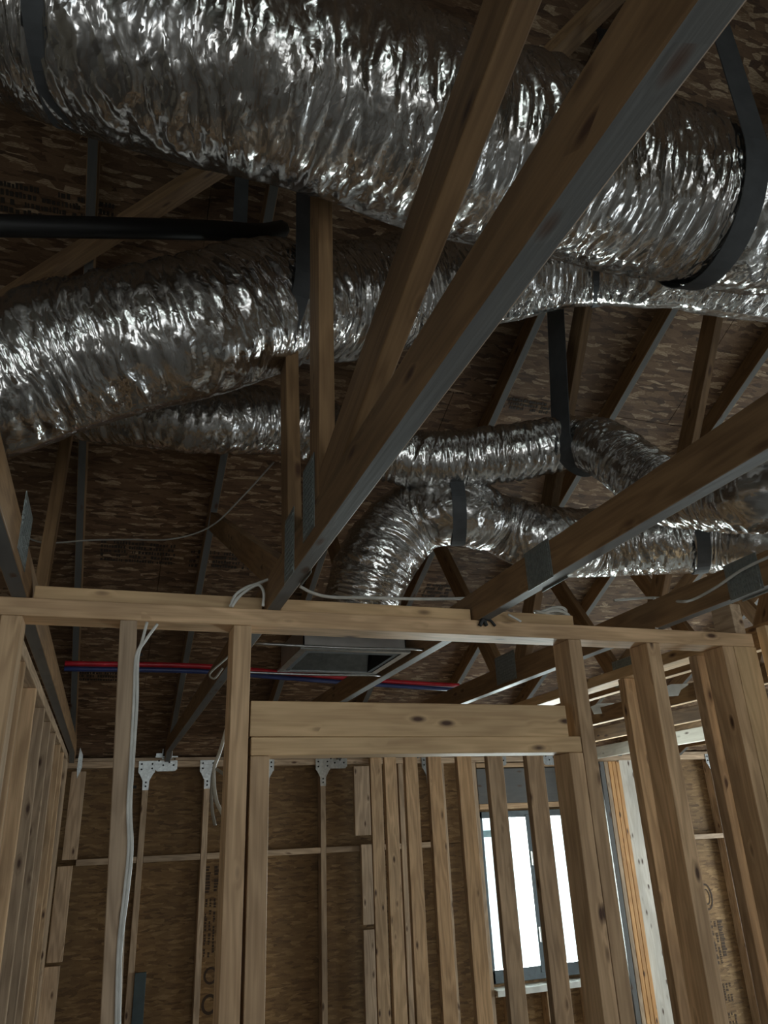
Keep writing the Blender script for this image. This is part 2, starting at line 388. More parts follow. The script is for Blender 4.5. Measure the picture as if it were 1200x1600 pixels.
# front wall: plates, blocks, studs, header
tag(board('top_plate', (-1.4, (F0+F1)/2, .5225), (1.955, (F0+F1)/2, .5225), (0, 1, 0), .089, .044, M_STUD), 'long horizontal top plate of the near stud wall, across the whole photo', 'wall plate')
def block(xa, xb, label, z=.565, y=1.955, h=.038):
    tag(board('blocking', (xa, y+.02, z), (xb, y+.02, z), (0, 1, 0), .072, h, M_HEAD), label, 'blocking')
block(-.212, .345, 'flat wood block on the near plate between the left truss and the middle truss')
block(.395, .955, 'flat wood block on the near plate above the left half of the door header')
block(1.005, 1.30, 'short flat wood block on the near plate beside the coiled cable', z=.563)
tag(board('blocking', (1.93, 1.93, .60), (1.93, 2.02, .60), (1, 0, 0), .042, .10, M_STUDD), 'short upright wood block standing on the right end of the near plate', 'blocking')
fw = 'studs of the near wall'
stud('wall_stud', -.272, -.226, F0, F1, FL, PB, M_STUD, 'near stud at the left edge of the photo, tight against the left stud wall', fw)
stud('wall_stud', -.008, .032, F0, F1, FL, PB, M_STUDD, 'leaning near stud left of the door framing with a white cable pair down its side', fw, dx=.09, bow=.006)
stud('wall_stud', .268, .314, F0, F1, FL, PB, M_STUD, 'full height king stud at the left side of the near door opening', fw, bow=-.002)
stud('wall_stud', .320, .366, F0, F1, FL, .178, M_STUD, 'short jack stud carrying the left end of the door header', fw)
stud('wall_stud', 1.207, 1.251, F0, F1, FL, .178, M_STUD, 'short jack stud carrying the right end of the door header', fw)
stud('wall_stud', 1.253, 1.297, F0, F1, FL, PB, M_STUD, 'full height king stud at the right side of the near door opening', fw)
stud('wall_stud', 1.531, 1.579, F0, F1, FL, PB, M_STUD, 'near stud standing alone to the right of the door framing', fw)
stud('wall_stud', 1.822, 1.866, F0, F1, FL, PB, M_STUD, 'near corner stud left of the wide light board', fw)
stud('wall_stud', 1.868, 1.958, F0, F0+.044, FL, PB, M_HEAD, 'wide light board of the near corner post at the right edge', fw)
tag(board('wall_stud', (2.03, F0-.02, FL), (2.02, F0-.02, .565), (1, 0, 0), .089, .04, M_HEAD), 'light upright board at the extreme right edge, in front of the corner post', 'wall stud', fw)
hd = empty('door_header', (.315, F0, .18)); tag(hd, 'light wooden door header of two stacked boards between the near king studs', 'door header')
board('header_beam', (.317, F0+.0445, .2665), (1.213, F0+.0445, .2635), (0, 1, 0), .089, .086, M_HEAD, hd)
board('header_plate', (.320, F0+.0445, .2005), (1.250, F0+.0445, .2000), (0, 1, 0), .089, .043, M_HEAD, hd)
# left wall, running away from the camera
lx = -.265
tag(board('top_plate', (lx-.0445, 2.0, .524), (lx-.0445, 5.69, .524), (1, 0, 0), .089, .040, M_STUDD), 'top plate of the left stud wall running away under the left truss', 'wall plate')
pos = ['nearest the camera', 'second from the camera', 'third from the camera', 'fourth from the camera', 'fifth from the camera', 'sixth from the camera', 'seventh from the camera', 'last before the far corner']
lys = [2.07, 2.45, 2.89, 3.33, 3.74, 4.14, 4.64, 5.05]
for y, n in zip(lys, pos):
    stud('wall_stud', lx-.089, lx, y, y+.040, FL, .503, M_STUDD if (int(y*10) % 2) else M_STUD, 'stud of the left wall, ' + n, 'studs of the left wall', dx=.012)
stud('wall_stud', lx-.089, lx+.0, 5.45, 5.69, FL, .503, M_STUDD, 'built-up stud post in the far left corner', 'studs of the left wall')
stud('blocking_board', -.235, -.145, 5.66, 5.70, -.095, .44, M_STUDD, 'upper short board flat on the far wall beside the left corner', cat='board')
stud('blocking_board', -.255, -.165, 5.65, 5.69, -.66, -.13, M_STUDD, 'middle short board flat on the far wall beside the left corner', cat='board')
stud('blocking_board', -.265, -.175, 5.65, 5.69, FL, -.68, M_STUDD, 'lower short board flat on the far wall beside the left corner', cat='board')
# inner wall (X = 1.845) running away to the far wall
mx = 1.845
tag(board('top_plate', (mx+.0445, 2.02, .524), (mx+.0445, 5.69, .524), (1, 0, 0), .089, .040, M_HEAD), 'top plate of the inner stud wall running away on the right', 'wall plate')
mlab = ['directly behind the right corner post', 'right behind the lone near stud', 'hidden mostly by the right king stud', 'right of the window mullion, between the window panes', 'left of the window mullion, in front of the window',
        'at the left edge of the window', 'second to the left of the window', 'third to the left of the window', 'fourth to the left of the window', 'fifth to the left of the window, at the far wall']
for i, (y, n) in enumerate(zip([2.06, 2.47, 2.88, 3.29, 3.70, 4.08, 4.51, 4.915, 5.33, 5.655], mlab)):
    stud('wall_stud', mx, mx+.089, y, y+.040, FL, .503, (M_STUD, M_STUDD)[i in (0, 3, 4)], 'stud of the inner wall, ' + n, 'studs of the inner wall', dx=(.0, .01, -.01, .0, .005, .01, 0, -.004, 0, 0)[i])
# far wall
tag(board('top_plate', (-.35, 5.745, .484), (6.4, 5.745, .484), (0, 1, 0), .089, .040, M_STUDD), 'lower top plate of the far wall, under the metal ties', 'wall plate')
tag(board('top_plate', (-.35, 5.725, .5155), (6.4, 5.725, .5155), (0, 1, 0), .068, .021, M_STUDD), 'upper top plate of the far wall, carrying the truss ends', 'wall plate')
fx = [(.243, 'far wall stud, first right of the leaning near stud'), (.655, 'far wall stud beside the hanging white wires'), (1.07, 'far wall stud just right of the left jack stud'),
      (1.49, 'thin far wall stud in the middle of the dark sheathing'), (2.10, 'far wall stud behind the inner wall, left one'), (2.44, 'far wall stud behind the inner wall, right one'),
      (4.62, 'far wall stud right of the bright post'), (5.03, 'far wall stud right of the stamped panel'), (5.45, 'far wall stud next to the last one on the right'), (5.86, 'last far wall stud on the right')]
for x, n in fx:
    stud('wall_stud', x-.019, x+.019, 5.70, 5.789, FL, .463, M_STUDD, n, 'studs of the far wall')
bx = [(-.15, .222), (.264, .634), (.676, 1.05), (1.09, 1.47), (1.51, 1.83), (1.95, 2.08), (2.12, 2.42), (4.64, 5.01), (5.05, 5.43)]
bn = ['left of the first far stud', 'between the first and second far studs', 'between the far stud with wires and the door jack', 'left of the thin far stud', 'right of the thin far stud',
      'just behind the inner wall', 'left of the window, behind the inner wall', 'above the stamped panel on the right', 'at the far right edge']
for (a, b), n in zip(bx, bn):
    tag(board('blocking', (a, 5.745, -.115 if a < 3 else -.16), (b, 5.745, -.115 if a < 3 else -.16), (0, 1, 0), .087, .038, M_STUDD), 'horizontal block on the sheathing joint, ' + n, 'blocking', 'blocks on the far wall joint')
stud('blocking_board', 1.715, 1.835, 5.655, 5.693, -.03, .446, M_STUDD, 'upper short knotty board on the far wall left of the inner wall', cat='board')
stud('blocking_board', 1.755, 1.835, 5.65, 5.69, -.60, -.09, M_STUDD, 'middle short board on the far wall left of the inner wall', cat='board')
stud('blocking_board', 1.755, 1.835, 5.65, 5.69, FL, -.63, M_STUDD, 'lower short knotty board on the far wall left of the inner wall', cat='board')
# window framing
stud('trimmer_stud', WX0-.05, WX0-.006, 5.70, 5.788, FL, .463, M_STUDD, 'trimmer stud at the left side of the window', cat='wall stud')
stud('trimmer_stud', WX1+.006, WX1+.05, 5.70, 5.788, FL, .463, M_STUDD, 'trimmer stud at the right side of the window', cat='wall stud')
wh = empty('window_header', (WX0, 5.74, .15)); tag(wh, 'grey weathered window header above the far window', 'window header')
board('header_beam', (WX0, 5.745, .285), (WX1, 5.745, .285), (0, 1, 0), .08, .26, M_GREY, wh)
board('header_plate', (WX0, 5.745, .135), (WX1, 5.745, .135), (0, 1, 0), .089, .038, M_STUD, wh)
board('header_plate', (WX0, 5.745, .44), (WX1, 5.745, .44), (0, 1, 0), .088, .034, M_STUD, wh)
tag(board('window_sill_plate', (WX0, 5.745, WZ0-.05), (WX1, 5.745, WZ0-.05), (0, 1, 0), .089, .04, M_STUDD), 'rough wooden sill board under the far window', 'window sill')
for i, (x, n) in enumerate(((2.86, 'left'), (3.17, 'middle'), (3.5, 'right'))):
    stud('cripple_stud', x-.02, x+.02, 5.70, 5.788, FL, WZ0-.072, M_STUD, 'short cripple stud under the window, %s one' % n, 'cripple studs under the window')
bm = bmesh.new(); box_bm(bm, (WX0, 5.66, WZ0-.028), (WX1, 5.795, WZ0-.022)); box_bm(bm, (WX0, 5.655, WZ0-.06), (WX1, 5.661, WZ0-.022))
tag(link('sill_flashing', bm, M_WRAP), 'white flashing membrane folded over the window sill', 'flashing')

# window 1: slider with dark slate frame
wr = empty('window_1', (WX0, 5.80, WZ0)); tag(wr, kind='structure')
def wbox(name, boxes, mat):
    bm = bmesh.new()
    for lo, hi in boxes: box_bm(bm, lo, hi)
    bmesh.ops.bevel(bm, geom=bm.edges, offset=.003, segments=1, affect='EDGES')
    return link(name, bm, mat, None, wr)
y0, y1 = 5.765, 5.835
wbox('window_frame', [((WX0, y0, WZ0), (WX0+.045, y1, WZ1)), ((WX1-.045, y0, WZ0), (WX1, y1, WZ1)), ((WX0, y0, WZ1-.05), (WX1, y1, WZ1)), ((WX0, y0, WZ0), (WX1, y1, WZ0+.085))], M_FRAME)
wbox('window_mullion', [((3.160, y0-.005, WZ0+.04), (3.197, y1-.02, WZ1-.03)), ((3.208, y0+.012, WZ0+.04), (3.248, y1, WZ1-.03)), ((3.19, y0+.02, WZ0+.04), (3.215, y1-.005, WZ1-.03))], M_FRAME)
wbox('window_latch', [((3.172, y0-.03, -.30), (3.189, y0, -.20))], M_WRAP); wbox('window_latch', [((3.172, y0-.03, -.82), (3.189, y0, -.72))], M_WRAP)
bm = bmesh.new(); box_bm(bm, (WX0+.02, 5.80, WZ0+.03), (WX1-.02, 5.804, WZ1-.02)); link('window_pane', bm, M_GLASS, None, wr)
bm = bmesh.new(); box_bm(bm, (2.795, 5.797, -.085), (2.87, 5.7985, -.035)); tag(link('window_sticker', bm, plain('sticker_film', (.35, .55, .6), .5)), 'small pale blue sticker on the upper left window pane', 'sticker')

# bright multi-ply post right of the window
pr = empty('built_up_post', (4.2, 5.4, FL)); tag(pr, 'bright built-up post right of the window, orange boards beside a sunlit pale board', 'post')
for i, (xa, xb, mt) in enumerate(((3.755, 3.795, M_GREY), (3.80, 3.835, M_STUDD), (3.84, 3.872, M_ORANGE), (3.876, 3.908, M_ORANGE), (3.912, 3.944, M_ORANGE))):
    stud('post_ply', xa, xb, 5.52, 5.70, FL, .44, mt, None, parent=pr)
stud('pale_board', 3.95, 4.10, 5.53, 5.57, FL, .45, wood('pale_lumber', (.78, .74, .66), (.62, .57, .48), var=.05), None, parent=pr)

# ------------------------------------------------------------------ insulated flexible ducts with a foil jacket
def duct(name, ctrl, label, seed, seam=None, amp=1.0, mat=None, ds=.0055, nth=None, wr=1.0, pinch=()):
    """ctrl: (point, radius); wrinkles run round the duct, calmer along the taped seam"""
    P = catmull([p for p, r in ctrl], 12); R_ = []
    n = len(ctrl)
    for i in range(n-1): R_ += [ctrl[i][1]*(1-j/12)+ctrl[i+1][1]*j/12 for j in range(12)]
    R_.append(ctrl[-1][1])
    L = [0]
    for a, b in zip(P, P[1:]): L.append(L[-1]+(b-a).length)
    tot = L[-1]; m = int(tot/ds); k = 0; S = []
    for i in range(m+1):
        s_ = tot*i/m
        while k < len(L)-2 and L[k+1] < s_: k += 1
        t = (s_-L[k])/(L[k+1]-L[k]+1e-9)
        S.append((P[k].lerp(P[k+1], t), R_[k]*(1-t)+R_[k+1]*t, s_))
    nth = nth or 150
    base = Vector(P[0]); nrm = None; rings = []; bm = bmesh.new(); frames = []
    for i, (p, r, s_) in enumerate(S):
        t = (S[min(i+3, m)][0]-S[max(i-3, 0)][0]).normalized()
        if nrm is None: nrm = Vector((0, 0, 1))
        nrm = Vector((0, 0, 1)); nrm = (nrm - t*nrm.dot(t))
        if nrm.length < .35: nrm = frames[-1][1] - t*frames[-1][1].dot(t)
        nrm.normalize()
        if frames: nrm = (frames[-1][1]*.9+nrm*.1); nrm = (nrm-t*nrm.dot(t)).normalized()
        b = t.cross(nrm); frames.append((p, nrm, b, t, r))
        pin = 1.0
        for (sp, dep) in pinch: pin -= dep*math.exp(-((s_/tot-sp)*tot/.055)**2)
        bulge = 1+.035*noise.noise(Vector((s_*4, seed, 0)))
        ring = []
        for j in range(nth):
            th = 2*PI_*j/nth; c, sn = math.cos(th), math.sin(th)
            q = Vector((s_*1.0, c*r, sn*r))
            # circumferential creases, slanted and broken up
            sh = 1.6*noise.noise(Vector((s_*5, c*r*7, sn*r*7+seed)))+.9*math.sin(th+seed)
            w1 = noise.noise(Vector((s_*36*wr+seed+sh, c*r*3.2, sn*r*3.2)))
            w2 = noise.noise(Vector((s_*78*wr-seed-1.5*sh, c*r*6.5, sn*r*6.5)))
            w3 = noise.noise(Vector((s_*26+seed*2-2*sh, c*r*13, sn*r*13)))
            d = (-abs(w1)*.019 - abs(w2)*.010 + w3*.0035)*amp
            lump = noise.noise(Vector((s_*4+seed*3, c*r*3, sn*r*3)))*.012
            if seam is not None:
                dd = abs((th-seam+PI_) % (2*PI_)-PI_)*r
                f = min(1, max(0, (dd-.035)/.03)); d = d*(.12+.88*f) + (.0015 if f < .02 else 0)
            rr = r*bulge*pin + d + lump*min(1, r/.15)
            ring.append(bm.verts.new(p-base + (nrm*c+b*sn)*rr))
        rings.append(ring)
    uvl = bm.loops.layers.uv.new('UVMap')
    for i in range(m):
        ua, ub = S[i][2], S[i+1][2]; r = S[i][1]
        for j in range(nth):
            f = bm.faces.new((rings[i][j], rings[i][(j+1)%nth], rings[i+1][(j+1)%nth], rings[i+1][j]))
            va, vb = 2*PI_*j/nth*r, 2*PI_*(j+1)/nth*r
            for lp, uv in zip(f.loops, ((ua, va), (ua, vb), (ub, vb), (ub, va))): lp[uvl].uv = uv
    bm.faces.new(rings[0][::-1]); bm.faces.new(rings[-1])
    bmesh.ops.recalc_face_normals(bm, faces=bm.faces)
    o = link(name, bm, mat or M_FOIL, Matrix.Translation(base), None, True)
    tag(o, label, 'duct'); return frames
def D(u, v, wpx, dia): return (ray(u, v)*(FPX*dia/wpx), dia/2)
def DY(u, v, Y, r): return (at(u, v, Y=Y), r)
G = 'foil jacketed flexible ducts'
# the big duct across the top
d1 = duct('flexible_duct', [(Vector((-1.35, 1.30, 1.80)), .225), (Vector((-.75, 1.22, 1.70)), .225), D(60, 0, 330, .44), D(250, 65, 330, .44), D(450, 120, 322, .44),
    D(650, 195, 302, .44), D(870, 258, 276, .44), D(1050, 305, 258, .44), D(1200, 335, 245, .43), (Vector((2.3, 1.10, 1.62)), .21), (Vector((3.2, 1.1, 1.7)), .21)],
    'largest foil duct, running across the top of the photo', 1.3, seam=PI_*1.32, pinch=((.215, .06), (.66, .05)), nth=170)
# second duct
d2 = duct('flexible_duct', [(Vector((-1.3, 1.9, .98)), .19), (Vector((-.85, 1.86, 1.0)), .19), D(-50, 605, 240, .38), D(100, 560, 232, .38), D(300, 510, 225, .38), D(440, 472, 205, .38),
    D(560, 470, 185, .38), D(740, 425, 168, .37), D(900, 395, 162, .36), D(1050, 405, 158, .34), D(1250, 430, 160, .36), (Vector((2.9, 1.6, 1.9)), .18)],
    'second foil duct, sagging from the left edge to the dark strap beside the steep web', 5.1, seam=PI_*1.12, pinch=((.40, .10), (.72, .05)), nth=150)
# third, slimmer duct
d3 = duct('flexible_duct', [(Vector((-.9, 2.62, 1.52)), .12), D(100, 628, 110, .25), D(300, 655, 112, .25), D(450, 660, 105, .25), D(640, 716, 92, .22), D(800, 706, 92, .22), D(900, 690, 92, .22),
    D(960, 712, 96, .21), D(1030, 765, 104, .21), D(1110, 775, 118, .22), D(1230, 765, 130, .22), (Vector((2.5, 1.9, 1.1)), .11)],
    'slim foil duct below the second one, kinked at the dark V-shaped strap', 9.7, seam=None, amp=.75, nth=110, ds=.005, wr=1.15, pinch=((.56, .16),))
# elbow duct down to the ceiling register
d4 = duct('flexible_duct', [(Vector((.75, 2.58, .648)), .12), DY(560, 948, 2.57, .14), DY(590, 872, 2.54, .15), DY(645, 808, 2.50, .145), D(715, 798, 104, .25), D(780, 818, 104, .26), D(850, 842, 108, .27),
    D(930, 846, 108, .28), D(1030, 842, 110, .28), D(1130, 838, 112, .28), D(1240, 850, 118, .28), (Vector((2.9, 2.1, .98)), .14)],
    'foil duct with an elbow, bending down behind the near plate to the sheet metal register', 14.2, seam=PI_*1.15, amp=.72, nth=120, ds=.0055, wr=1.1, pinch=((.34, .10), (.74, .04)))

# hanging straps: a band under the duct, both tails running up to the framing
def strap(fr, frac, label, ztop, wd=.05, clear=.006, half=None, lean=(0, 0), gap=None):
    p, nrm, b, t, r = fr[int(frac*(len(fr)-1))]
    if ztop is None: ztop = roof_z(p.y)+.04
    h = Vector((t.x, t.y, 0)).normalized(); sd = h.cross(Vector((0, 0, 1))); up = Vector((0, 0, 1))
    rr = r+clear; path = []
    g = gap if gap is not None else rr
    lx_ = Vector((lean[0], lean[1], 0))
    if ztop == 'ring': half = 'back'
    if half != 'back': path.append((p + lx_ - sd*(-g) + up*(ztop-p.z)) if False else (p + lx_ + sd*g + up*(ztop-p.z)))
    for i in range(25):
        a = -PI_*.03 - PI_*.94*i/24
        path.append(p + sd*rr*math.cos(a) + up*rr*math.sin(a))
    if ztop == 'ring':
        path = [p + sd*rr*math.cos(2*PI_*i/40) + up*rr*math.sin(2*PI_*i/40) for i in range(41)]
    elif half != 'front': path.append(p + lx_ - sd*g + up*(ztop-p.z))
    bm = bmesh.new(); ra = []
    for i, q in enumerate(path):
        tt = (path[min(i+1, len(path)-1)]-path[max(i-1, 0)]).normalized(); o_ = h.cross(tt).normalized()
        ra.append([bm.verts.new(q-p + h*x*wd/2 + o_*z*.0015) for x, z in ((-1,-1),(1,-1),(1,1),(-1,1))])
    for a, c in zip(ra, ra[1:]):
        for k in range(4): bm.faces.new((a[k], a[(k+1)%4], c[(k+1)%4], c[k]))
    bm.faces.new(ra[0][::-1]); bm.faces.new(ra[-1]); bmesh.ops.recalc_face_normals(bm, faces=bm.faces)
    tag(link('hanging_strap', bm, M_STRAP, Matrix.Translation(p)), label, 'strap', 'grey straps holding up the ducts')
def near(fr, u, v):
    best = None
    for i, f_ in enumerate(fr):
        q = f_[0]; z = q.dot(FW)
        if z < .3: continue
        d = (600+FPX*q.dot(RR)/z-u)**2 + (800-FPX*q.dot(UU)/z-v)**2
        if best is None or d < best[0]: best = (d, i)
    return best[1]/(len(fr)-1)
strap(d1, near(d1, 1095, 315), 'broad grey strap wrapped under the largest duct at the right edge', None, .062)
strap(d1, near(d1, 100, 20), 'broad grey strap around the largest duct in the top left corner', None, .062)
strap(d2, near(d2, 418, 475), 'dark strap holding the second duct beside the steep truss web', None, .05)
strap(d2, near(d2, 925, 400), 'dark strap under the second duct, right of the big truss chord', None, .04)
strap(d3, near(d3, 915, 690), 'dark strap pinching the slim duct at its kink', None, .10, gap=.012, half='front')
strap(d4, near(d4, 712, 800), 'grey strap under the elbow duct, just right of its bend', 'ring', .05)
strap(d4, near(d4, 1085, 845), 'dark strap under the elbow duct at the far right', 'ring', .05)

# ceiling register box between the trusses, on two metal bars
rg = empty('ceiling_register', (.53, 2.24, .56)); tag(rg, 'sheet metal ceiling register box with open bottom, behind the near plate', 'air register')
bm = bmesh.new(); x0, x1, ya, yb, z0, z1 = .565, .925, 2.40, 2.76, .56, .64; t_ = .004
for lo, hi in (((x0, ya, z0), (x1, ya+t_, z1)), ((x0, yb-t_, z0), (x1, yb, z1)), ((x0, ya, z0), (x0+t_, yb, z1)), ((x1-t_, ya, z0), (x1, yb, z1))): box_bm(bm, lo, hi)
link('box_side', bm, M_SHEET, None, rg)
bm = bmesh.new(); box_bm(bm, (x0, ya, z1), (x1, yb, z1+t_)); link('box_top', bm, M_SHEET, None, rg)
bm = bmesh.new()
for lo, hi in (((x0-.012, ya-.012, z0-.006), (x1+.012, ya+.012, z0)), ((x0-.012, yb-.012, z0-.006), (x1+.012, yb+.012, z0)), ((x0-.012, ya+.012, z0-.006), (x0+.012, yb-.012, z0)), ((x1-.012, ya+.012, z0-.006), (x1+.012, yb-.012, z0))): box_bm(bm, lo, hi)
link('flange', bm, M_GALV, None, rg)
bm = bmesh.new()
for lo, hi in (((x0+.012, ya+.012, z1-.006), (x1-.012, yb-.012, z1-.002)), ((x0+.012, ya+.012, z0-.004), (x0+.03, yb-.012, z1-.006)), ((x1-.03, ya+.012, z0-.004), (x1-.012, yb-.012, z1-.006)), ((x0+.03, ya+.012, z0-.004), (x1-.03, ya+.05, z1-.006))): box_bm(bm, lo, hi)
link('shade_inset', bm, M_DARK, None, rg)  # black inset paints the shade inside the open box
bm = bmesh.new(); vs = [bm.verts.new(v) for v in ((x0+.03, yb-.015, z0-.002), (x1-.03, yb-.015, z0-.002), (x1-.05, yb-.10, z0+.05), (x0+.05, yb-.10, z0+.05))]; bm.faces.new(vs)
bmesh.ops.solidify(bm, geom=bm.faces[:], thickness=.002); link('deflector', bm, M_GALV, None, rg)
bm = bmesh.new(); box_bm(bm, (.53, 2.22, .575), (.895, 2.235, .625)); link('front_shield', bm, M_SHEET, None, rg)
bm = bmesh.new(); box_bm(bm, (.53, 2.205, .575), (.55, 2.222, .625)); link('mounting_tab', bm, M_GALV, None, rg)
for y, n in ((2.33, 'nearer'), (2.78, 'farther')):
    cable_pts = [Vector((.39, y, .553)), Vector((.68, y, .549)), Vector((.961, y, .553))]
    tag(cable('support_bar', cable_pts, .0045, M_GALV), '%s thin metal bar carrying the ceiling register between two trusses' % n, 'metal bar')

# water lines
def path_at(pts, **k): return [at(u, v, **k) for u, v in pts]
tag(cable('water_pipe', [Vector((-.24, 3.80, .775)), Vector((.35, 3.78, .775)), Vector((.83, 3.84, .762)), Vector((1.45, 4.02, .765)), Vector((1.9, 4.10, .765))], .013, M_RED), 'red water pipe lying across the truss chords', 'pipe')
tag(cable('water_pipe', [Vector((-.24, 3.79, .748)), Vector((.35, 3.77, .748)), Vector((.83, 3.83, .735)), Vector((1.45, 4.01, .74)), Vector((1.9, 4.09, .74))], .012, M_BLUE), 'blue water pipe just below the red one', 'pipe')
# black insulated pipe
tag(cable('insulated_pipe', [at(-120, 350, Y=1.72), at(60, 354, Y=1.74), at(220, 357, Y=1.76), at(330, 360, Y=1.79), at(400, 364, Y=1.84), at(440, 358, Y=1.95)], .029, M_BLACKP, m=10), 'black insulated pipe crossing the dark left side above the second duct', 'pipe')

# braces under the rafters
def onroof(u, v, off):
    d = ray(u, v); t = (TC+SL*Y0-off)/(d.z+SL*d.y); return d*t
tag(board('roof_brace', onroof(385, 232, .03), onroof(-40, 500, .03), (0, -SL, 1), .038, .089, [M_CHORD, M_GREY], tint_face=1), 'diagonal wooden brace nailed under the rafters at the left, behind the black pipe', 'brace')
tag(board('roof_brace', onroof(1010, -60, .03), onroof(800, 150, .03), (0, -SL, 1), .038, .089, [M_CHORD, M_GREY], tint_face=1), 'short diagonal brace above the largest duct near the top right', 'brace')

# metal ties on the far wall
def tie_bm(kind):
    bm = bmesh.new()
    if kind == 'tie':
        prof = [(-.055, 0), (.055, 0), (.055, -.075), (.045, -.085), (.022, -.13), (.02, -.19), (-.02, -.19), (-.022, -.13), (-.045, -.085), (-.055, -.075)]
    else:
        prof = [(-.075, 0), (.075, 0), (.075, -.085), (.06, -.10), (-.06, -.10), (-.075, -.085)]
    a = [bm.verts.new((x, 0, z)) for x, z in prof]; b = [bm.verts.new((x, -.002, z)) for x, z in prof]
    bm.faces.new(a); bm.faces.new(b[::-1])
    for i in range(len(a)): bm.faces.new((a[i], a[(i+1)%len(a)], b[(i+1)%len(a)], b[i]))
    if kind == 'bracket':
        for s_ in (-1, 1): box_bm(bm, (s_*.047-.003, -.002, 0), (s_*.047+.003, 0, .001)); box_bm(bm, (s_*.03, -.055, -.02), (s_*.033, -.002, .09)); 
        box_bm(bm, (-.072, -.003, -.01), (-.032, -.001, .11)); box_bm(bm, (-.033, -.055, -.023), (.033, -.002, -.02))
    bmesh.ops.recalc_face_normals(bm, faces=bm.faces)
    return bm
def nails_bm(pts):
    bm = bmesh.new()
    for x, z in pts:
        mt = Matrix.Translation((x, -.004, z)) @ Matrix.Rotation(PI_/2, 4, 'X')
        bmesh.ops.create_cone(bm, cap_ends=True, segments=10, radius1=.0065, radius2=.004, depth=.005, matrix=mt)
    return bm
for x, n in ((.243, 'on the first far stud right of the leaning stud'), (.655, 'on the far stud with the hanging wires'), (1.07, 'on the far stud beside the left jack stud'), (1.49, 'on the thin far stud in mid-wall'),
             (2.33, 'seen between two inner wall studs left of the window'), (4.62, 'above the stamped panel on the right'), (5.03, 'right of the stamped panel')):
    e = empty('stud_tie', (x, 5.697, .505)); tag(e, 'galvanised T-shaped stud tie ' + n, 'metal tie', 'metal ties along the far wall')
    Mx = Matrix.Translation((x, 5.697, .505))
    link('tie_plate', tie_bm('tie'), M_GALV, Mx, e)
    link('nail', nails_bm([(-.035, -.02), (.035, -.02), (-.035, -.055), (.035, -.05), (0, -.165), (0, -.14)]), M_DARK, Mx, e)
for x, n in ((.37, 'at the end of the big middle truss'), (1.60, 'right of the thin far stud'), (2.93, 'above the left side of the window'), (3.42, 'above the right side of the window')):
    e = empty('truss_bracket', (x, 5.69, .545)); tag(e, 'galvanised truss bracket ' + n, 'metal bracket', 'metal brackets along the far wall')
    Mx = Matrix.Translation((x, 5.695, .535))
    link('bracket_plate', tie_bm('bracket'), M_GALV, Mx, e)
    link('nail', nails_bm([(-.05, -.03), (-.02, -.06), (.02, -.04), (.05, -.06), (.055, -.02)]), M_DARK, Mx, e)
bm = bmesh.new()
vs = [(-.012, 0, .03), (.01, 0, -.02), (.012, 0, -.10), (-.012, 0, -.17), (-.018, 0, -.10), (-.016, 0, -.02)]
a = [bm.verts.new(v) for v in vs]; b = [bm.verts.new((v[0], -.003, v[2])) for v in vs]
bm.faces.new(a); bm.faces.new(b[::-1])
for i in range(6): bm.faces.new((a[i], a[(i+1)%6], b[(i+1)%6], b[i]))
tag(link('truss_tie', bm, M_GALV, Matrix.Translation((-.185, 5.62, .56))), 'thin bright metal tie in the far left corner, under the left truss end', 'metal tie')

# ------------------------------------------------------------------ cables
YC = 1.885
tag(cable('electrical_cable', path_at([(246, 975), (228, 1000), (216, 1025), (214, 1100), (208, 1190), (204, 1260), (206, 1325), (200, 1390), (190, 1470), (187, 1540), (186, 1640)], Y=1.90), .0036, M_WIRE), 'white cable running down the leaning near stud, right one of the pair', 'cable')
tag(cable('electrical_cable', path_at([(230, 972), (221, 1005), (212, 1030), (209, 1100), (204, 1190), (200, 1260), (201, 1325), (195, 1390), (186, 1470), (183, 1540), (181, 1640)], Y=1.90), .0036, M_WIRE), 'white cable running down the leaning near stud, left one of the pair', 'cable')
tag(cable('electrical_cable', path_at([(360, 948), (368, 930), (385, 918), (402, 912), (420, 905)], Y=1.90), .0042, M_WIRE), 'upper white cable end curling over the near plate', 'cable')
tag(cable('electrical_cable', path_at([(362, 948), (372, 934), (388, 921), (404, 914), (412, 926), (411, 947)], Y=1.895), .004, M_WIRE), 'lower white cable loop curling over the near plate', 'cable')
tag(cable('electrical_cable', path_at([(468, 916), (490, 927), (520, 933), (580, 934), (660, 936), (738, 935)], Y=2.06), .005, M_WIRE), 'white cable stretched level along the near plate between two trusses', 'cable')
tag(cable('electrical_cable', path_at([(-20, 822), (28, 834), (70, 848), (140, 844), (200, 843), (270, 842), (330, 822), (380, 775), (428, 722)], Y=2.75), .0032, M_WIREG), 'thin dull wire drooping across the dark roof at the left', 'wire')
tag(cable('electrical_cable', path_at([(388, 990), (372, 1010), (352, 1030), (328, 1052), (335, 1060), (348, 1044)], Y=2.15), .0028, M_WIREG), 'thin wire looping down behind the left king stud', 'wire')
tag(cable('electrical_cable', path_at([(362, 1110), (345, 1170), (334, 1205), (338, 1250), (352, 1285), (350, 1340), (346, 1450), (341, 1640)], Y=2.12), .0048, M_WIRE), 'white cable bowing out to the left behind the left king stud', 'cable')
tag(cable('electrical_cable', path_at([(356, 1215), (336, 1202), (331, 1225), (331, 1262), (336, 1290)], Y=2.12), .0040, M_WIREG), 'frayed grey wire end hanging beside the white cable', 'wire')
tag(cable('electrical_cable', path_at([(1022, 934), (1027, 955), (1026, 982)], Y=1.905), .005, M_WIRE), 'short white cable drooping over the front of the near plate', 'cable')
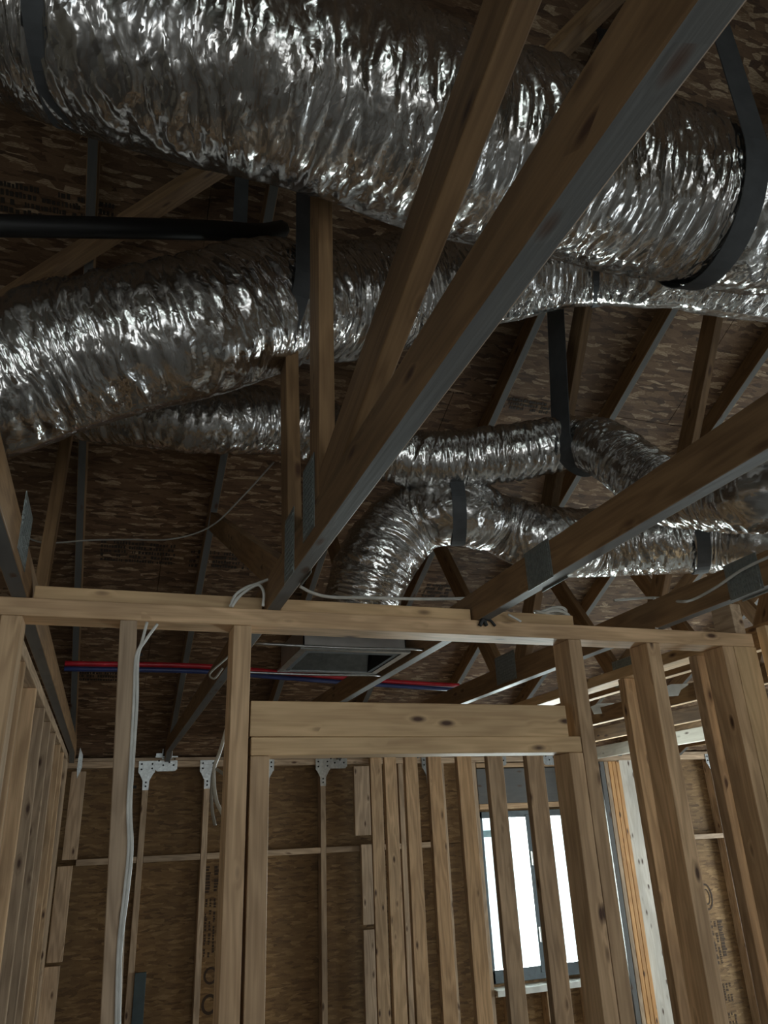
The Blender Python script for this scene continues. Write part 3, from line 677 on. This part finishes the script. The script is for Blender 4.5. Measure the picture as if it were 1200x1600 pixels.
tag(cable('electrical_cable', path_at([(1215, 864), (1160, 890), (1120, 917), (1085, 936), (1062, 940)], X=1.562) + path_at([(1022, 934), (960, 938)], Y=2.04), .0042, M_WIRE), 'white cable running up to the right edge over the truss chord', 'cable')
coil = []
for i in range(49):
    a = 2*PI_*i/16; r = .045+.004*math.sin(i*1.3)
    coil.append(Vector((1.325+r*1.35*math.cos(a), 2.10+r*.8*math.sin(a), .622+.005*(i//16)+.012*math.sin(a*1.5+.5))))
tag(cable('coiled_cable', coil, .0045, M_WIRE, m=3), 'coiled white cable lying on the near plate right of the header', 'cable')
tag(cable('cable_scrap', path_at([(794, 960), (814, 971)], Y=1.905), .0035, M_WIRE), 'small light scrap of cable on the near plate', 'cable scrap')
bm = bmesh.new()
tube_bm(bm, catmull([Vector((0, 0, 0)), Vector((.012, -.004, .014)), Vector((.03, 0, .012)), Vector((.044, 0, -.004))], 5), .004)
tube_bm(bm, catmull([Vector((-.006, 0, -.006)), Vector((.004, -.006, .012)), Vector((.016, 0, -.004))], 5), .006)
tag(link('black_tie_wrap', bm, M_BLACKP, Matrix.Translation(at(752, 975, Y=1.903)), None, True), 'small black tie wrap scrap on the near plate under the truss', 'tie wrap')
for (u, v), n in (((216, 1023), 'upper'), ((206, 1230), 'middle'), ((186, 1477), 'lower')):
    bm = bmesh.new(); box_bm(bm, (-.012, -.007, -.003), (.010, .004, .003))
    tag(link('cable_staple', bm, M_DARK, Matrix.Translation(at(u, v, Y=1.932))), n + ' dark staple over the white cable pair on the leaning stud', 'staple', 'staples on the leaning stud')

# printed stamps on the sheathing (unreadable ink blocks, rings and lines)
WALLB = bpy.data.objects['wall_back']; DECK = bpy.data.objects['ceiling']
def ink(name, boxes, rings_, M, mat=M_INK, par=None):
    bm = bmesh.new()
    for x0, z0, x1, z1 in boxes: box_bm(bm, (x0, -.0012, z0), (x1, 0, z1))
    for cx, cz, rx, rz, w_ in rings_:
        n_ = 28; o_ = []; i_ = []
        for k in range(n_):
            a = 2*PI_*k/n_; o_.append(bm.verts.new((cx+rx*math.cos(a), -.0012, cz+rz*math.sin(a)))); i_.append(bm.verts.new((cx+(rx-w_)*math.cos(a), -.0012, cz+(rz-w_)*math.sin(a))))
        for k in range(n_): bm.faces.new((o_[k], o_[(k+1)%n_], i_[(k+1)%n_], i_[k]))
    return link(name, bm, mat, M, par)
rnd = random.Random(3)
def glyphs(x0, x1, z0, z1, rows_, vertical=True, dens=.8):
    out = []
    if vertical:
        dx = (x1-x0)/rows_
        for i in range(rows_):
            z = z1
            while z > z0:
                h = rnd.uniform(.008, .02)
                if rnd.random() < dens: out.append((x0+dx*i, z-h, x0+dx*(i+rnd.uniform(.35, .6)), z))
                z -= h+rnd.uniform(.002, .006)
    else:
        dz = (z1-z0)/rows_
        for i in range(rows_):
            x = x0
            while x < x1:
                h = rnd.uniform(.005, .014)
                if rnd.random() < dens: out.append((x, z0+dz*i, x+h, z0+dz*(i+rnd.uniform(.45, .75))))
                x += h+rnd.uniform(.002, .007)
    return out
MW = Matrix.Translation((0, 5.7885, 0))
ink('panel_stamp', glyphs(.685, .80, -.34, -.18, 2, dens=.9)+glyphs(.69, .83, -.72, -.38, 5), [(.745, -.83, .045, .05, .014), (.745, -.99, .052, .058, .018)], MW, M_INKW, WALLB)
ink('panel_stamp', glyphs(.69, .83, -1.50, -1.10, 6, dens=.75), [], MW, M_INKW, WALLB)
ink('panel_stamp', glyphs(4.78, 4.85, -1.10, -.80, 2)+glyphs(4.85, 4.93, -1.05, -.80, 1, dens=1), [(4.79, -.62, .06, .10, .014), (4.79, -.62, .035, .06, .01)], MW, M_INKW, WALLB)
ink('panel_stamp', glyphs(4.76, 4.88, -1.36, -1.24, 4)+glyphs(4.76, 4.88, -1.60, -1.44, 4), [], MW, M_INKW, WALLB)
def roofM(u, v):
    d = ray(u, v); t = (TC+SL*Y0+.0975-.0015)/(d.z+SL*d.y); q = d*t
    x = Vector((1, 0, 0)); z = Vector((0, -1, SL)).normalized(); y = z.cross(x)
    return Matrix(((x.x, y.x, z.x, q.x), (x.y, y.y, z.y, q.y), (x.z, y.z, z.z, q.z), (0, 0, 0, 1)))
for (u, v, w_, h_), n in (((215, 862, .36, .16), 'on the roof deck left of centre, above the near plate'), ((312, 872, .10, .14), 'small, on the roof deck left of the middle rafter'), ((365, 875, .22, .13), 'on the roof deck right of the middle rafter'),
                          ((165, 1056, .30, .10), 'on the roof deck behind the leaning stud'), ((682, 925, .16, .16), 'on the light triangle of roof deck at the elbow duct'), ((820, 632, .28, .07), 'on the roof deck above the slim duct'), ((60, 315, .5, .12), 'on the dark roof deck above the black pipe')):
    o = ink('deck_stamp', glyphs(-w_/2, w_/2, -h_/2, h_/2, max(3, int(h_/.03)), False, .85), [], roofM(u, v), M_INK, DECK)
# loose bits
stud('plastic_strip', .266, .335, 5.68, 5.698, FL, -.76, M_TEAL, 'dark teal strip standing against the far wall beside the first far stud', cat='strip')
bm = bmesh.new()
vs = [(0, 0, -.01), (.07, 0, -.005), (.10, .01, .025), (.17, .015, .06), (.05, .015, .055), (-.01, .01, .035)]
a = [bm.verts.new(v) for v in vs]; b = [bm.verts.new((v[0], v[1]+.004, v[2])) for v in vs]
bm.faces.new(a); bm.faces.new(b[::-1])
for i in range(6): bm.faces.new((a[i], a[(i+1)%6], b[(i+1)%6], b[i]))
bmesh.ops.recalc_face_normals(bm, faces=bm.faces)
tag(link('house_wrap_scrap', bm, M_WRAP, Matrix.Translation(at(1042, 1085, Y=3.2))), 'white torn scrap of house wrap on the chord right of the lone near stud', 'scrap')
bm = bmesh.new(); a = [bm.verts.new(v) for v in vs]; b = [bm.verts.new((v[0], v[1]+.004, v[2])) for v in vs]
bm.faces.new(a); bm.faces.new(b[::-1])
for i in range(6): bm.faces.new((a[i], a[(i+1)%6], b[(i+1)%6], b[i]))
bmesh.ops.recalc_face_normals(bm, faces=bm.faces)
tag(link('house_wrap_scrap', bm, M_WRAP, Matrix.Translation(at(928, 1113, Y=4.0))), 'white torn scrap of house wrap on the chord right of the king stud', 'scrap')

tag(board('pale_ledger', (3.74, 3.3, .508), (3.74, 5.66, .508), (1, 0, 0), .038, .089, wood('pale_ledger_wood', (.74, .70, .60), (.60, .55, .46), var=.05)), 'pale ledger board running away beneath the farthest trusses on the right', 'board')
